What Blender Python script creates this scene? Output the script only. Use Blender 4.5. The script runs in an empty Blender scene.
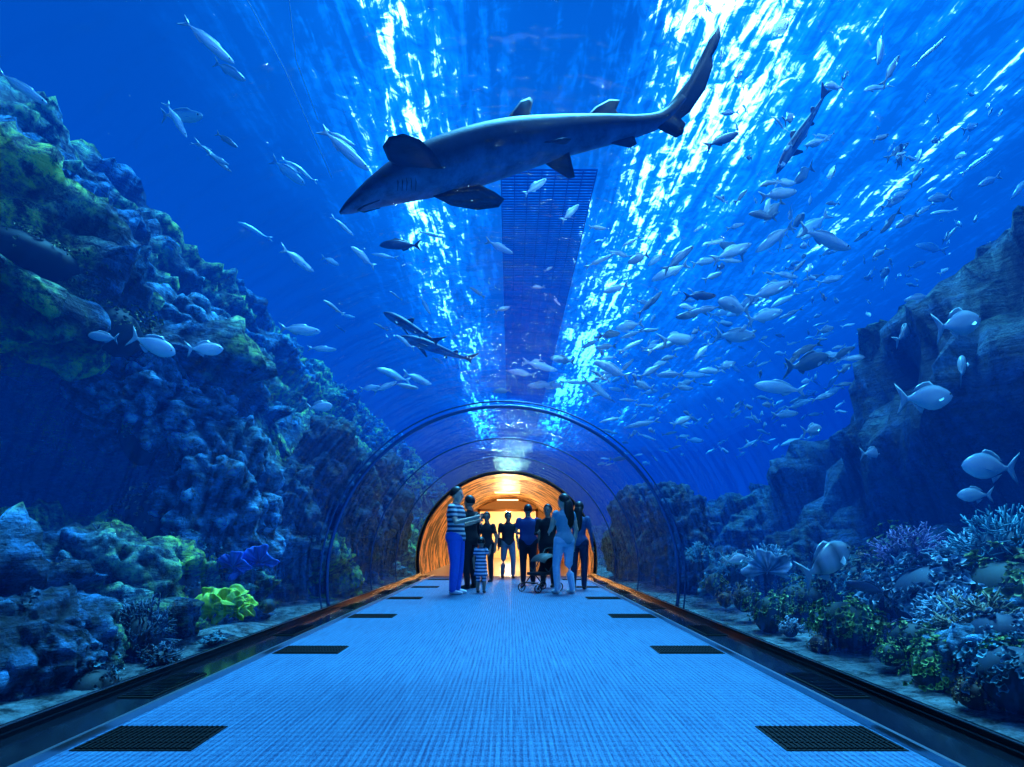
import bpy, bmesh, math, random
from math import sin, cos, pi, radians, exp, sqrt
from mathutils import Vector, Matrix, noise
random.seed(7)
scene = bpy.context.scene
CX, CH, F = 0.09, 0.9, 500.0
def P(px, py, D):
    return Vector((CX+(px-510)/F*D, D, CH+(540-py)/F*D))
TC, TR = 0.37, 2.22      # tunnel axis height and radius

# ------------------------------------------------------------------ helpers
class MB:
    def __init__(s): s.v=[]; s.f=[]; s.m=[]; s.c=[]
    def add(s, part, mat=0, M=None, col=None):
        vs, fs = part[0], part[1]
        cs = part[2] if len(part) > 2 else None
        o = len(s.v)
        for i, v in enumerate(vs):
            v = Vector(v)
            s.v.append(M @ v if M is not None else v)
            s.c.append(cs[i] if cs else (col if col else (1,1,1)))
        for f in fs:
            s.f.append([i+o for i in f]); s.m.append(mat)
        return s
    def build(s, name, mats, smooth=True, parent=None, colors=False):
        me = bpy.data.meshes.new(name)
        me.from_pydata([tuple(v) for v in s.v], [], s.f)
        for m in (mats if isinstance(mats, (list, tuple)) else [mats]): me.materials.append(m)
        me.polygons.foreach_set('material_index', s.m)
        me.polygons.foreach_set('use_smooth', [smooth]*len(s.f))
        if colors:
            a = me.color_attributes.new('Col', 'FLOAT_COLOR', 'POINT')
            fl = []
            for c in s.c: fl += [c[0], c[1], c[2], 1.0]
            a.data.foreach_set('color', fl)
        me.update()
        ob = bpy.data.objects.new(name, me)
        scene.collection.objects.link(ob)
        if parent: ob.parent = parent
        return ob

def box(x0,x1,y0,y1,z0,z1):
    v=[(x0,y0,z0),(x1,y0,z0),(x1,y1,z0),(x0,y1,z0),(x0,y0,z1),(x1,y0,z1),(x1,y1,z1),(x0,y1,z1)]
    f=[(0,3,2,1),(4,5,6,7),(0,1,5,4),(1,2,6,5),(2,3,7,6),(3,0,4,7)]
    return v,f

def tube(pts, radii, seg=10, up=(0,0,1), colf=None, cap=True):
    pts=[Vector(p) for p in pts]; n=len(pts); up=Vector(up)
    vs=[]; fs=[]; cs=[]
    for i,p in enumerate(pts):
        t=(pts[min(i+1,n-1)]-pts[max(i-1,0)])
        if t.length<1e-9: t=Vector((0,0,1))
        t.normalize()
        u0=up
        if abs(t.dot(u0))>0.98: u0=Vector((0,1,0)) if abs(t.y)<0.9 else Vector((1,0,0))
        side=t.cross(u0).normalized(); u=side.cross(t).normalized()
        r=radii[i]
        if not isinstance(r,(tuple,list)): r=(r,r,r)
        elif len(r)==2: r=(r[0],r[1],r[1])
        for k in range(seg):
            a=2*pi*k/seg
            ru=r[1] if sin(a)>=0 else r[2]
            vs.append(p+side*cos(a)*r[0]+u*sin(a)*ru)
            cs.append(colf(i,n,a) if colf else (1,1,1))
    for i in range(n-1):
        for k in range(seg):
            a=i*seg+k; b=i*seg+(k+1)%seg
            fs.append((a,b,b+seg,a+seg))
    if cap:
        fs.append(tuple(reversed(range(seg)))); fs.append(tuple(range((n-1)*seg,n*seg)))
    return vs,fs,cs

def limb(pts, radii, seg=10):
    pts=[Vector(p) for p in pts]
    a=(pts[0]-pts[1]).normalized(); b=(pts[-1]-pts[-2]).normalized()
    P2=[pts[0]+a*radii[0]*0.95, pts[0]+a*radii[0]*0.6]+pts+[pts[-1]+b*radii[-1]*0.6, pts[-1]+b*radii[-1]*0.95]
    R2=[radii[0]*0.25, radii[0]*0.78]+list(radii)+[radii[-1]*0.78, radii[-1]*0.25]
    return tube(P2,R2,seg)

def ell(c, r, nu=14, nv=9, M=None):
    vs=[]; fs=[]; c=Vector(c)
    for j in range(1,nv):
        th=pi*j/nv
        for i in range(nu):
            ph=2*pi*i/nu
            vs.append(Vector((r[0]*sin(th)*cos(ph), r[1]*sin(th)*sin(ph), r[2]*cos(th))))
    vs.append(Vector((0,0,r[2]))); vs.append(Vector((0,0,-r[2])))
    T=len(vs)-2; B=len(vs)-1
    for j in range(nv-2):
        for i in range(nu):
            a=j*nu+i; b=j*nu+(i+1)%nu
            fs.append((a,a+nu,b+nu,b))
    for i in range(nu):
        fs.append((T,i,(i+1)%nu)); k=(nv-2)*nu
        fs.append((B,k+(i+1)%nu,k+i))
    if M is not None: vs=[M@v for v in vs]
    return [v+c for v in vs],fs

def fin(outline, nrm, th=0.02, col=None, shrink=0.75):
    pts=[Vector(p) for p in outline]; n=len(pts); nrm=Vector(nrm).normalized()
    c=sum(pts,Vector())/n
    vs=list(pts)+[c+(p-c)*shrink+nrm*th for p in pts]+[c+(p-c)*shrink-nrm*th for p in pts]
    fs=[]
    for i in range(n):
        j=(i+1)%n
        fs.append((i,j,n+j,n+i)); fs.append((j,i,2*n+i,2*n+j))
    fs.append(tuple(range(n,2*n))); fs.append(tuple(reversed(range(2*n,3*n))))
    cc=[col or (1,1,1)]*len(vs)
    return vs,fs,cc

# ------------------------------------------------------------------ materials
def newmat(name):
    m=bpy.data.materials.new(name); m.use_nodes=True
    nt=m.node_tree; nt.nodes.clear()
    return m,nt,nt.nodes,nt.links
def pmat(name, col=(0.5,0.5,0.5), rough=0.6, metal=0.0, emis=None, estr=0, attr=False, var=0.15, scale=20, bump=0.0, spec=0.5, mottle=False):
    m,nt,N,L=newmat(name)
    o=N.new('ShaderNodeOutputMaterial'); b=N.new('ShaderNodeBsdfPrincipled'); L.new(b.outputs[0],o.inputs[0])
    b.inputs['Roughness'].default_value=rough; b.inputs['Metallic'].default_value=metal
    b.inputs['Specular IOR Level'].default_value=spec
    tc=N.new('ShaderNodeTexCoord'); nz=N.new('ShaderNodeTexNoise'); nz.inputs['Scale'].default_value=scale; nz.inputs['Detail'].default_value=6 if mottle else 4
    if mottle: nz.inputs['Roughness'].default_value=.7
    L.new(tc.outputs['Object'],nz.inputs['Vector'])
    r=N.new('ShaderNodeMapRange'); r.inputs[3].default_value=1-var; r.inputs[4].default_value=1+var
    if mottle: r.inputs[1].default_value=.35; r.inputs[2].default_value=.65
    L.new(nz.outputs[0],r.inputs[0])
    mx=N.new('ShaderNodeVectorMath'); mx.operation='SCALE'
    if attr:
        at=N.new('ShaderNodeAttribute'); at.attribute_name='Col'; L.new(at.outputs['Color'],mx.inputs[0])
    else: mx.inputs[0].default_value=col
    L.new(r.outputs[0],mx.inputs['Scale']); L.new(mx.outputs[0],b.inputs['Base Color'])
    if bump>0:
        bp=N.new('ShaderNodeBump'); bp.inputs['Strength'].default_value=bump; bp.inputs['Distance'].default_value=0.02
        L.new(nz.outputs[0],bp.inputs['Height']); L.new(bp.outputs[0],b.inputs['Normal'])
    if emis:
        b.inputs['Emission Color'].default_value=(*emis,1); b.inputs['Emission Strength'].default_value=estr
    return m

def mathn(N,L,op,a,b=None,c=None,clamp=False):
    n=N.new('ShaderNodeMath'); n.operation=op; n.use_clamp=clamp
    for i,x in enumerate((a,b,c)):
        if x is None: continue
        if isinstance(x,(int,float)): n.inputs[i].default_value=x
        else: L.new(x,n.inputs[i])
    return n.outputs[0]

def rockmat(name, dark, light, algae, salt=0.0, amt=0.5):
    m,nt,N,L=newmat(name)
    o=N.new('ShaderNodeOutputMaterial'); b=N.new('ShaderNodeBsdfPrincipled'); L.new(b.outputs[0],o.inputs[0])
    b.inputs['Roughness'].default_value=0.75
    g=N.new('ShaderNodeNewGeometry')
    mp=N.new('ShaderNodeMapping'); mp.inputs['Location'].default_value=(salt,salt*2,3)
    L.new(g.outputs['Position'],mp.inputs[0])
    def nn_(s,d,r=.6,vec=None):
        n=N.new('ShaderNodeTexNoise'); n.inputs['Scale'].default_value=s; n.inputs['Detail'].default_value=d; n.inputs['Roughness'].default_value=r
        L.new(vec or mp.outputs[0],n.inputs['Vector']); return n.outputs[0]
    n1=nn_(1.3,8,.7); n2=nn_(8,8,.75); n3=nn_(0.6,5)
    m2=N.new('ShaderNodeMapping'); m2.inputs['Rotation'].default_value=(0.5,0.0,0.0); m2.inputs['Scale'].default_value=(1,0.6,5.0); L.new(g.outputs['Position'],m2.inputs[0])
    n4=nn_(1.4,6,.65,m2.outputs[0])
    r=N.new('ShaderNodeValToRGB'); r.color_ramp.elements[0].position=0.44; r.color_ramp.elements[1].position=0.61
    r.color_ramp.elements[0].color=(*dark,1); r.color_ramp.elements[1].color=(*light,1)
    L.new(mathn(N,L,'ADD',mathn(N,L,'MULTIPLY',n1,.55),mathn(N,L,'MULTIPLY',n4,.45)),r.inputs[0])
    mx=N.new('ShaderNodeMixRGB'); mx.inputs[2].default_value=(*algae,1)
    f=mathn(N,L,'MULTIPLY',mathn(N,L,'SUBTRACT',n3,0.46),7.0,clamp=True)
    f=mathn(N,L,'MULTIPLY',f,mathn(N,L,'MULTIPLY',mathn(N,L,'SUBTRACT',n2,0.38),4.0*amt,clamp=True))
    L.new(f,mx.inputs[0]); L.new(r.outputs[0],mx.inputs[1])
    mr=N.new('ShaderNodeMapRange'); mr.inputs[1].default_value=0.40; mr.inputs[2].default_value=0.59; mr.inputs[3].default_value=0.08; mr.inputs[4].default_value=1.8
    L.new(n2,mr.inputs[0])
    pt=N.new('ShaderNodeMapRange'); pt.inputs[1].default_value=0.46; pt.inputs[2].default_value=0.56; pt.inputs[3].default_value=0.06; pt.inputs[4].default_value=2.1; L.new(g.outputs['Pointiness'],pt.inputs[0])  # crevice shade painted dark into the base colour, edges painted brighter
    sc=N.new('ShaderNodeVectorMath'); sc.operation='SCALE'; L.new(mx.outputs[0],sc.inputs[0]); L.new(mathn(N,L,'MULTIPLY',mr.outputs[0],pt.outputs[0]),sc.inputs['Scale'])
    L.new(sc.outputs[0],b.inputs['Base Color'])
    h=mathn(N,L,'ADD',n2,mathn(N,L,'MULTIPLY',n1,1.5))
    h=mathn(N,L,'ADD',h,mathn(N,L,'MULTIPLY',n4,1.6))
    bp=N.new('ShaderNodeBump'); bp.inputs['Strength'].default_value=1.0; bp.inputs['Distance'].default_value=0.32
    L.new(h,bp.inputs['Height']); L.new(bp.outputs[0],b.inputs['Normal'])
    return m

# ------------------------------------------------------------------ camera, view
cd=bpy.data.cameras.new('camera'); cam=bpy.data.objects.new('camera',cd); scene.collection.objects.link(cam)
cam.location=(CX,0,CH); cam.rotation_euler=(pi/2,0,0); cd.sensor_width=36; cd.lens=36*F/1024
cd.shift_x=2/1024; cd.shift_y=156.5/1024; cd.clip_start=0.05; cd.clip_end=200
scene.camera=cam
scene.view_settings.view_transform='Standard'
try: scene.view_settings.look='None'
except: pass

w=bpy.data.worlds.new('world'); scene.world=w; w.use_nodes=True
w.node_tree.nodes['Background'].inputs[0].default_value=(0.002,0.06,0.42,1); w.node_tree.nodes['Background'].inputs[1].default_value=0.5

sd=bpy.data.lights.new('sun','SUN'); so=bpy.data.objects.new('sun',sd); scene.collection.objects.link(so)
sd.energy=17.0; sd.angle=radians(22); sd.color=(0.32,0.70,1.0)
so.rotation_euler=(radians(-20),radians(6),0); so.location=(0,5,15)

# ------------------------------------------------------------------ water volume
SIG=(0.15,0.050,0.042); LAM=(0.0001,0.066,0.70)
wm,nt,N,L=newmat('water_volume')
o=N.new('ShaderNodeOutputMaterial'); tr=N.new('ShaderNodeBsdfTransparent'); L.new(tr.outputs[0],o.inputs[0])
ab=N.new('ShaderNodeVolumeAbsorption'); ab.inputs[0].default_value=(1-SIG[0],1-SIG[1],1-SIG[2],1); ab.inputs[1].default_value=1.0
em=N.new('ShaderNodeEmission'); em.inputs[0].default_value=(LAM[0]*SIG[0],LAM[1]*SIG[1],LAM[2]*SIG[2],1); em.inputs[1].default_value=1  # even blue glow added as haze, standing in for light scattered in water
ad=N.new('ShaderNodeAddShader'); L.new(ab.outputs[0],ad.inputs[0]); L.new(em.outputs[0],ad.inputs[1]); L.new(ad.outputs[0],o.inputs['Volume'])
mb=MB(); mb.add(box(-16.9,16.9,-5.5,44.9,-1.0,9.0))
sec=[]
a0=math.asin((-0.10-TC)/2.27)
for i in range(49):
    a=a0+(pi-2*a0)*i/48; sec.append((2.27*cos(a),TC+2.27*sin(a)))
vs=[(x,-4.6,z) for x,z in sec]+[(x,25.2,z) for x,z in sec]
n=len(sec); fs=[(i,(i+1)%n,n+(i+1)%n,n+i) for i in range(n)]+[tuple(range(n-1,-1,-1)),tuple(range(n,2*n))]
bm=bmesh.new(); bv=[bm.verts.new(v) for v in vs]
for f in fs: bm.faces.new([bv[i] for i in f])
bmesh.ops.recalc_face_normals(bm,faces=bm.faces); bmesh.ops.reverse_faces(bm,faces=bm.faces)
bm.verts.index_update(); mb.add(([v.co.copy() for v in bm.verts],[[v.index for v in f.verts] for f in bm.faces])); bm.free()
mb.build('aquarium_water',wm,smooth=False)

# water surface from beneath; daylight streaks and glow bands painted in as emission
sm,nt,N,L=newmat('water_surface')
o=N.new('ShaderNodeOutputMaterial'); g=N.new('ShaderNodeNewGeometry'); sx=N.new('ShaderNodeSeparateXYZ'); L.new(g.outputs['Position'],sx.inputs[0])
def noi(scale,sy,det,loc=0.0,rough=0.5,dist=0.0):
    mp=N.new('ShaderNodeMapping'); mp.inputs['Scale'].default_value=(1,sy,1); mp.inputs['Location'].default_value=(loc,loc,0)
    nn=N.new('ShaderNodeTexNoise'); nn.inputs['Scale'].default_value=scale; nn.inputs['Detail'].default_value=det; nn.inputs['Roughness'].default_value=rough; nn.inputs['Distortion'].default_value=dist
    L.new(g.outputs['Position'],mp.inputs[0]); L.new(mp.outputs[0],nn.inputs['Vector']); return nn.outputs[0]
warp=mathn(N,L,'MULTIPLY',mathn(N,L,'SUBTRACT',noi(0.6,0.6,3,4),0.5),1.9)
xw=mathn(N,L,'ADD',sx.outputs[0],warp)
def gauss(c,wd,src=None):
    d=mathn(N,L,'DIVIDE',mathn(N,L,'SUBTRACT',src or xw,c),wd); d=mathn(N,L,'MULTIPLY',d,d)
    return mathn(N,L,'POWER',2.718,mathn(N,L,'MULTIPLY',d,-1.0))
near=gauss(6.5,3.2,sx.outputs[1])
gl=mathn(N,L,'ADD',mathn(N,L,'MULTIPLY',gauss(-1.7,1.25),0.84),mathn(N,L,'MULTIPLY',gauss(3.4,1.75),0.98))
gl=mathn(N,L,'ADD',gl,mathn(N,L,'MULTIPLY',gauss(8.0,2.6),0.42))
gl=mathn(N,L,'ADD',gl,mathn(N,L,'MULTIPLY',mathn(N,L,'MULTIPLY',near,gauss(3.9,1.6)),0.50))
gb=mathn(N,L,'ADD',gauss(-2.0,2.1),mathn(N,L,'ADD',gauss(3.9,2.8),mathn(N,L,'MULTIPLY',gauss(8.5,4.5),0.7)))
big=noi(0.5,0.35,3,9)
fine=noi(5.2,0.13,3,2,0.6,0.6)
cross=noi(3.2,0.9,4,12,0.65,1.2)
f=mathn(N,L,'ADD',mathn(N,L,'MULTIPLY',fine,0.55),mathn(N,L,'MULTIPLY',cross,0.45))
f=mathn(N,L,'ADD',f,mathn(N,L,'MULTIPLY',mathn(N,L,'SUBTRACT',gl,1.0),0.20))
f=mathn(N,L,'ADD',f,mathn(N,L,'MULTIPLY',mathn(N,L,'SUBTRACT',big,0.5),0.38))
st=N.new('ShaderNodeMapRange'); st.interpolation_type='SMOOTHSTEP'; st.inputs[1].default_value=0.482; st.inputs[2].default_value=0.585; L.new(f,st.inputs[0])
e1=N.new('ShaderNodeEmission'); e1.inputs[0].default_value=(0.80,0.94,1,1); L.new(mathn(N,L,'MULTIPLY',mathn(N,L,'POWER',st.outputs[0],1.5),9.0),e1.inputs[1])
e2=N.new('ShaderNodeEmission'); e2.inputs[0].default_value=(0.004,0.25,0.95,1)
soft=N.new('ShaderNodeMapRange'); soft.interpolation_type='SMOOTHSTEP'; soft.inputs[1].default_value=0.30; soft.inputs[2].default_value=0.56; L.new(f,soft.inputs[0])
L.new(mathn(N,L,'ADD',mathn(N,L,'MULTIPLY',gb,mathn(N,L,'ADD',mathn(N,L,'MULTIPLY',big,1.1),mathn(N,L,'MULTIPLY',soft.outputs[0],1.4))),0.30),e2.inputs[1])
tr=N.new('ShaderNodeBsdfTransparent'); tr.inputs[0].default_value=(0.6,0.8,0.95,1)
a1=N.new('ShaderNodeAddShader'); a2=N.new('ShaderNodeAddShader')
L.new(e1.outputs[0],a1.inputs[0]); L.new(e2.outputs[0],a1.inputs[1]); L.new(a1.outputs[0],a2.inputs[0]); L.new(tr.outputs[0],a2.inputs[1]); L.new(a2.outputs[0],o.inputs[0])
try: sm.cycles.emission_sampling='NONE'
except Exception as e: print(e)
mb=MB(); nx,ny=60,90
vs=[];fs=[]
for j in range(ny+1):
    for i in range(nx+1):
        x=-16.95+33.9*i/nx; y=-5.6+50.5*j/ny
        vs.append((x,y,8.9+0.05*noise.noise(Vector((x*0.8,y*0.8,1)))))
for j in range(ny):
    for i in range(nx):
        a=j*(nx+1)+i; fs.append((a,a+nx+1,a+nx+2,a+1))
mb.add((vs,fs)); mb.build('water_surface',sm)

# submerged service catwalk: fine open grating hung just under the surface
cwm=pmat('catwalk_grating',(0.006,0.11,0.42),0.9,0.0,spec=.1)
mb=MB()
for k in range(270):
    y=10.0+k*0.085; mb.add(box(-0.1,1.85,y,y+0.03,8.30,8.32))
for k in range(8): x=-0.1+k*0.275; mb.add(box(x,x+0.02,10.0,33,8.28,8.30))
mb.build('service_catwalk',cwm,False)
ropem=pmat('pale_rope',(.9,.95,1),.8)
mb=MB()
for (a,b_,c_) in (((242,-10),(285,70),(332,178)),((288,-10),(296,60),(318,120))):
    mb.add(tube([P(*a,7),P(*b_,7.6),P(*c_,8.4)],[.007]*3,6))
mb.build('anchor_rope',ropem)

# ------------------------------------------------------------------ tank shell
wallm=pmat('tank_wall_paint',(0.005,0.04,0.18),0.9,var=0.4,scale=0.6)
MB().add(box(-17.3,-17,-6,45.3,-1.2,9.3)).build('wall_left',wallm,False)
MB().add(box(17,17.3,-6,45.3,-1.2,9.3)).build('wall_right',wallm,False)
MB().add(box(-17,17,45,45.3,-1.2,9.3)).build('wall_back',wallm,False)
MB().add(box(-17,17,-6,-5.7,-1.2,9.3)).build('wall_front',wallm,False)

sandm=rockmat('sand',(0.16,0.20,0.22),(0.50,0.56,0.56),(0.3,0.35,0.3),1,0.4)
def push_out(v,rad=2.42):
    dz=v.z-TC; r=sqrt(v.x*v.x+dz*dz)
    if v.z>-0.6 and r<rad and -4.8<v.y<26:
        s=1 if v.x>=0 else -1
        if v.z<TC+0.6: v.x=s*sqrt(max(rad*rad-dz*dz,0.01))
        else:
            k=rad/max(r,0.01); v.x*=k; v.z=TC+dz*k
    return v
for side,nm in ((-1,'sand_bed'),(1,'sand_bed')):
    vs=[];fs=[];nx,ny=70,160
    for j in range(ny+1):
        for i in range(nx+1):
            x=2.29+14.6*(i/nx)**1.6; y=-5.5+50*(j/ny)
            z=-0.06+0.09*noise.noise(Vector((x*1.3*side,y*1.3,0)))*min(1,(x-2.29)*2)+0.05*min(3,x-2.29)
            vs.append((side*x,y,z))
    for j in range(ny):
        for i in range(nx):
            a=j*(nx+1)+i; q=(a,a+1,a+nx+2,a+nx+1)
            fs.append(q if side>0 else q[::-1])
    MB().add((vs,fs)).build(nm,sandm)

# ------------------------------------------------------------------ rock
def fbm(p,s,o=5): return noise.fractal(p*s,0.9,2.0,o)
def rdg(p,s,o=4): return noise.ridged_multi_fractal(p*s,0.9,2.1,o,1.0,2.0)-1.0
def crag(p):
    w_=Vector((fbm(p,0.9,3),fbm(p+Vector((7,3,1)),0.9,3),fbm(p+Vector((1,9,4)),0.9,3)))*0.45
    q=p+w_
    vd=noise.voronoi(Vector((q.x*0.9,q.y*0.6,q.z*0.9)))[0]
    vd2=noise.voronoi(Vector((q.x*2.3,q.y*1.7,q.z*2.6)))[0]
    return 0.50*fbm(p,0.4,4)+0.22*rdg(p,0.8)+0.55*min(0.4,(vd[1]-vd[0]))+0.30*min(0.3,vd2[1]-vd2[0])+0.12*rdg(p,2.6,4)+0.18*fbm(p,2.2,6)

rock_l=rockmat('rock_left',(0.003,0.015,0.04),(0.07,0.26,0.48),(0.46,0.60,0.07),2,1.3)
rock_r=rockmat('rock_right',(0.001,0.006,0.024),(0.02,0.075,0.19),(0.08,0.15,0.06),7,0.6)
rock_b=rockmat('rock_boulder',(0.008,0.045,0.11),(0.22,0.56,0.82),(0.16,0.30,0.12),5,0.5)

prof=[(-2.75,-0.4),(-2.85,0.4),(-3.3,0.9),(-5.6,1.3),(-6.0,2.3),(-3.75,2.85),(-3.9,3.4),(-4.7,4.5),(-5.4,5.6),(-6.6,7.0),(-9.5,8.8)]
def profpt(t):
    t*=len(prof)-1; i=min(int(t),len(prof)-2); k=t-i
    def cr(a,b,c,d): return 0.5*((2*b)+(-a+c)*k+(2*a-5*b+4*c-d)*k*k+(-a+3*b-3*c+d)*k**3)
    g=lambda j: prof[max(0,min(len(prof)-1,j))]
    return cr(g(i-1)[0],g(i)[0],g(i+1)[0],g(i+2)[0]),cr(g(i-1)[1],g(i)[1],g(i+1)[1],g(i+2)[1])
vs=[];fs=[];nu,nv=430,210
for j in range(nu+1):
    y=-5+42*(j/nu)**1.5
    cave=exp(-((y-4.2)/2.4)**4)
    for i in range(nv+1):
        x,z=profpt(i/nv)
        if 0.6<z<3.0: x=x*(cave)+(-2.9-0.45*max(0,z-0.6))*(1-cave)
        p=Vector((x,y,z)); x2,z2=profpt(min(1,i/nv+0.01)); x1,z1=profpt(max(0,i/nv-0.01))
        nn=Vector((z2-z1,0,-(x2-x1))).normalized()
        q=p+nn*(crag(p)*1.05-0.45)
        sp_=(p.z*1.0+p.y*0.6+0.5*fbm(p,0.5,3))*5.0
        q+=nn*(0.15*math.tanh(3*sin(sp_))+0.06*math.tanh(3*sin(sp_*2.7)))
        vs.append(push_out(q))
for j in range(nu):
    for i in range(nv):
        a=j*(nv+1)+i; fs.append((a,a+nv+1,a+nv+2,a+1))
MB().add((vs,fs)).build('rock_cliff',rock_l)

def sst(a,b,x):
    t=max(0,min(1,(x-a)/(b-a))); return t*t*(3-2*t)
def ridge(y):
    pts=[(-6,3.6),(3,4.1),(6,4.2),(7.8,3.5),(8.9,2.4),(10,2.0),(14,1.6),(20,1.3),(45,1.3)]
    for (a,h),(b,k) in zip(pts,pts[1:]):
        if a<=y<=b: return h+(k-h)*sst(a,b,y)
    return 1.3
vs=[];fs=[];nx,ny=230,330
for j in range(ny+1):
    y=-5+45*(j/ny)**1.4
    for i in range(nx+1):
        x=3.2+12*(i/nx)**1.3
        h=ridge(y)
        c=sst(5.0,5.8,x+0.6*noise.noise(Vector((0,y*0.7,3))))
        p=Vector((x,y,c*h)); cg=crag(p+Vector((9,0,4)))
        z=-0.15+0.22*sst(3.2,5,x)+c*(h+0.75*cg)+0.15*(x-6)*(x>6)*0.5+(1-c)*0.45*max(0,cg)
        px=x-0.9*cg*sst(0.02,0.3,c)-0.5*sin(min(1,c)*pi)*noise.noise(Vector((c*3,y*0.9,8)))
        vs.append(push_out(Vector((px,y+0.4*noise.noise(p*1.1),z))))
for j in range(ny):
    for i in range(nx):
        a=j*(nx+1)+i; fs.append((a,a+1,a+nx+2,a+nx+1))
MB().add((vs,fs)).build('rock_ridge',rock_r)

def boulder(loc,sc,mat,name='boulder',sub=6,seed=0,rough=1.0):
    bm=bmesh.new(); bmesh.ops.create_icosphere(bm,subdivisions=sub,radius=1)
    loc=Vector(loc); sv=Vector((seed*3.1,seed*1.7,seed*5.3)); out=[]; ms=min(sc)
    for v in bm.verts:
        n0=v.co.normalized(); b=Vector((n0.x*sc[0],n0.y*sc[1],n0.z*sc[2]))
        q=(b/ms*0.6)+sv
        q2=q+Vector((fbm(q,1.2,2),fbm(q+Vector((3,3,3)),1.2,2),0))*0.3
        vd=noise.voronoi(q2*1.8)[0]; vd2=noise.voronoi(q2*4.5)[0]
        d=0.40*fbm(q,0.9,3)+0.6*min(.4,vd[1]-vd[0])+0.25*min(.3,vd2[1]-vd2[0])+0.16*rdg(q,2.2)+0.10*fbm(q,5,5)-0.2
        out.append(push_out(loc+b+n0*d*rough*ms))
    fs=[[v.index for v in f.verts] for f in bm.faces]; bm.free()
    return MB().add((out,fs)).build(name,mat)
bl=[((-3.45,6.2,1.2),(0.60,0.8,1.25),rock_b),((-3.3,7.8,1.0),(0.45,0.7,1.1),rock_r),((-4.1,5.9,2.4),(0.75,0.9,0.6),rock_b),
    ((-3.05,3.3,0.05),(0.40,0.6,0.45),rock_l),((-3.3,2.35,0.15),(0.55,0.6,0.5),rock_l),((-3.6,4.4,0.35),(0.5,0.6,0.6),rock_l),
    ((-4.7,7.4,3.5),(0.9,1.2,0.8),rock_b),((-3.1,9.3,1.5),(0.7,1.3,1.5),rock_r),((-3.0,11.6,1.6),(0.7,1.3,1.4),rock_r),
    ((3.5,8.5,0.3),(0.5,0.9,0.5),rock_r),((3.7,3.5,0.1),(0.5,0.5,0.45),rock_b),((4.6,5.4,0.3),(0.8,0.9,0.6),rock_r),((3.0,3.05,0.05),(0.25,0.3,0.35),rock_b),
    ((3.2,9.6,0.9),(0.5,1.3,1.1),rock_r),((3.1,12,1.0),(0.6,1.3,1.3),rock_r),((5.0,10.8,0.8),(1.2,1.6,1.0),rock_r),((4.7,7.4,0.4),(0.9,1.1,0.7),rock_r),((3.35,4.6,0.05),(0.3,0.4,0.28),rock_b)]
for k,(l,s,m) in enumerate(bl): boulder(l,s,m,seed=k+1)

# ------------------------------------------------------------------ corals
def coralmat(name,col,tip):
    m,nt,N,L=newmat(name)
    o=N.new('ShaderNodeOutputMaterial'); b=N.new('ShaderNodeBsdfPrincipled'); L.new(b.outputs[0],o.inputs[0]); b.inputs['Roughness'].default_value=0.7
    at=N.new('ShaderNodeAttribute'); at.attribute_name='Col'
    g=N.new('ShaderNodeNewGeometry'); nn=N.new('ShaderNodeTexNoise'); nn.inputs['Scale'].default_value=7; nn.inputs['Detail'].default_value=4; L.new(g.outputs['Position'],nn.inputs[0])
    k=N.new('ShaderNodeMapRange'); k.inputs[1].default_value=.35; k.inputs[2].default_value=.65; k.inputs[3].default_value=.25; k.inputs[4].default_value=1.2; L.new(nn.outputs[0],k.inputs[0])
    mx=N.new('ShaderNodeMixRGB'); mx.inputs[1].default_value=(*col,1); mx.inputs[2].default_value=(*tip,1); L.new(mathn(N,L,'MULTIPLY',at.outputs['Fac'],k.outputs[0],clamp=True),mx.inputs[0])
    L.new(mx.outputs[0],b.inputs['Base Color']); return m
def coral_branch(loc,size,n,mat,seed,name='branching_coral',thick=0.010):
    rnd=random.Random(seed); mb=MB(); loc=Vector(loc); S=Vector(size)
    bp=ell((0,0,0),(0.55*size[0],0.55*size[1],0.55*size[2]))
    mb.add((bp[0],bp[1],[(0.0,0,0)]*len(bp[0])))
    for i in range(n):
        a=rnd.uniform(0,2*pi); zz=rnd.uniform(-0.1,1); r=sqrt(max(0,1-zz*zz))
        d=Vector((r*cos(a),r*sin(a),zz)); j=lambda s:Vector((rnd.uniform(-s,s),rnd.uniform(-s,s),rnd.uniform(-s,s)))
        L1=rnd.uniform(0.65,1.05)
        p0=d*0.4; p1=d*0.65*L1+j(.08); p2=d*L1+j(.12)
        T=lambda q: Vector((q.x*S.x,q.y*S.y,q.z*S.z))
        def twig(a_,b_,c_,t):
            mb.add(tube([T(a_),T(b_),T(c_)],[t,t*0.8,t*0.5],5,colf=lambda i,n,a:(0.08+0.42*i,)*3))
        twig(p0,p1,p2,thick)
        for k in range(4):
            q=p1+(p2-p1)*rnd.uniform(0,0.8); e=q+(d*0.6+j(0.9)).normalized()*rnd.uniform(0.10,0.24)
            twig(q,(q+e)/2+j(.02),e,thick*0.7)
    ob=mb.build(name,mat,colors=True); ob.location=loc; return ob
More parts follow.
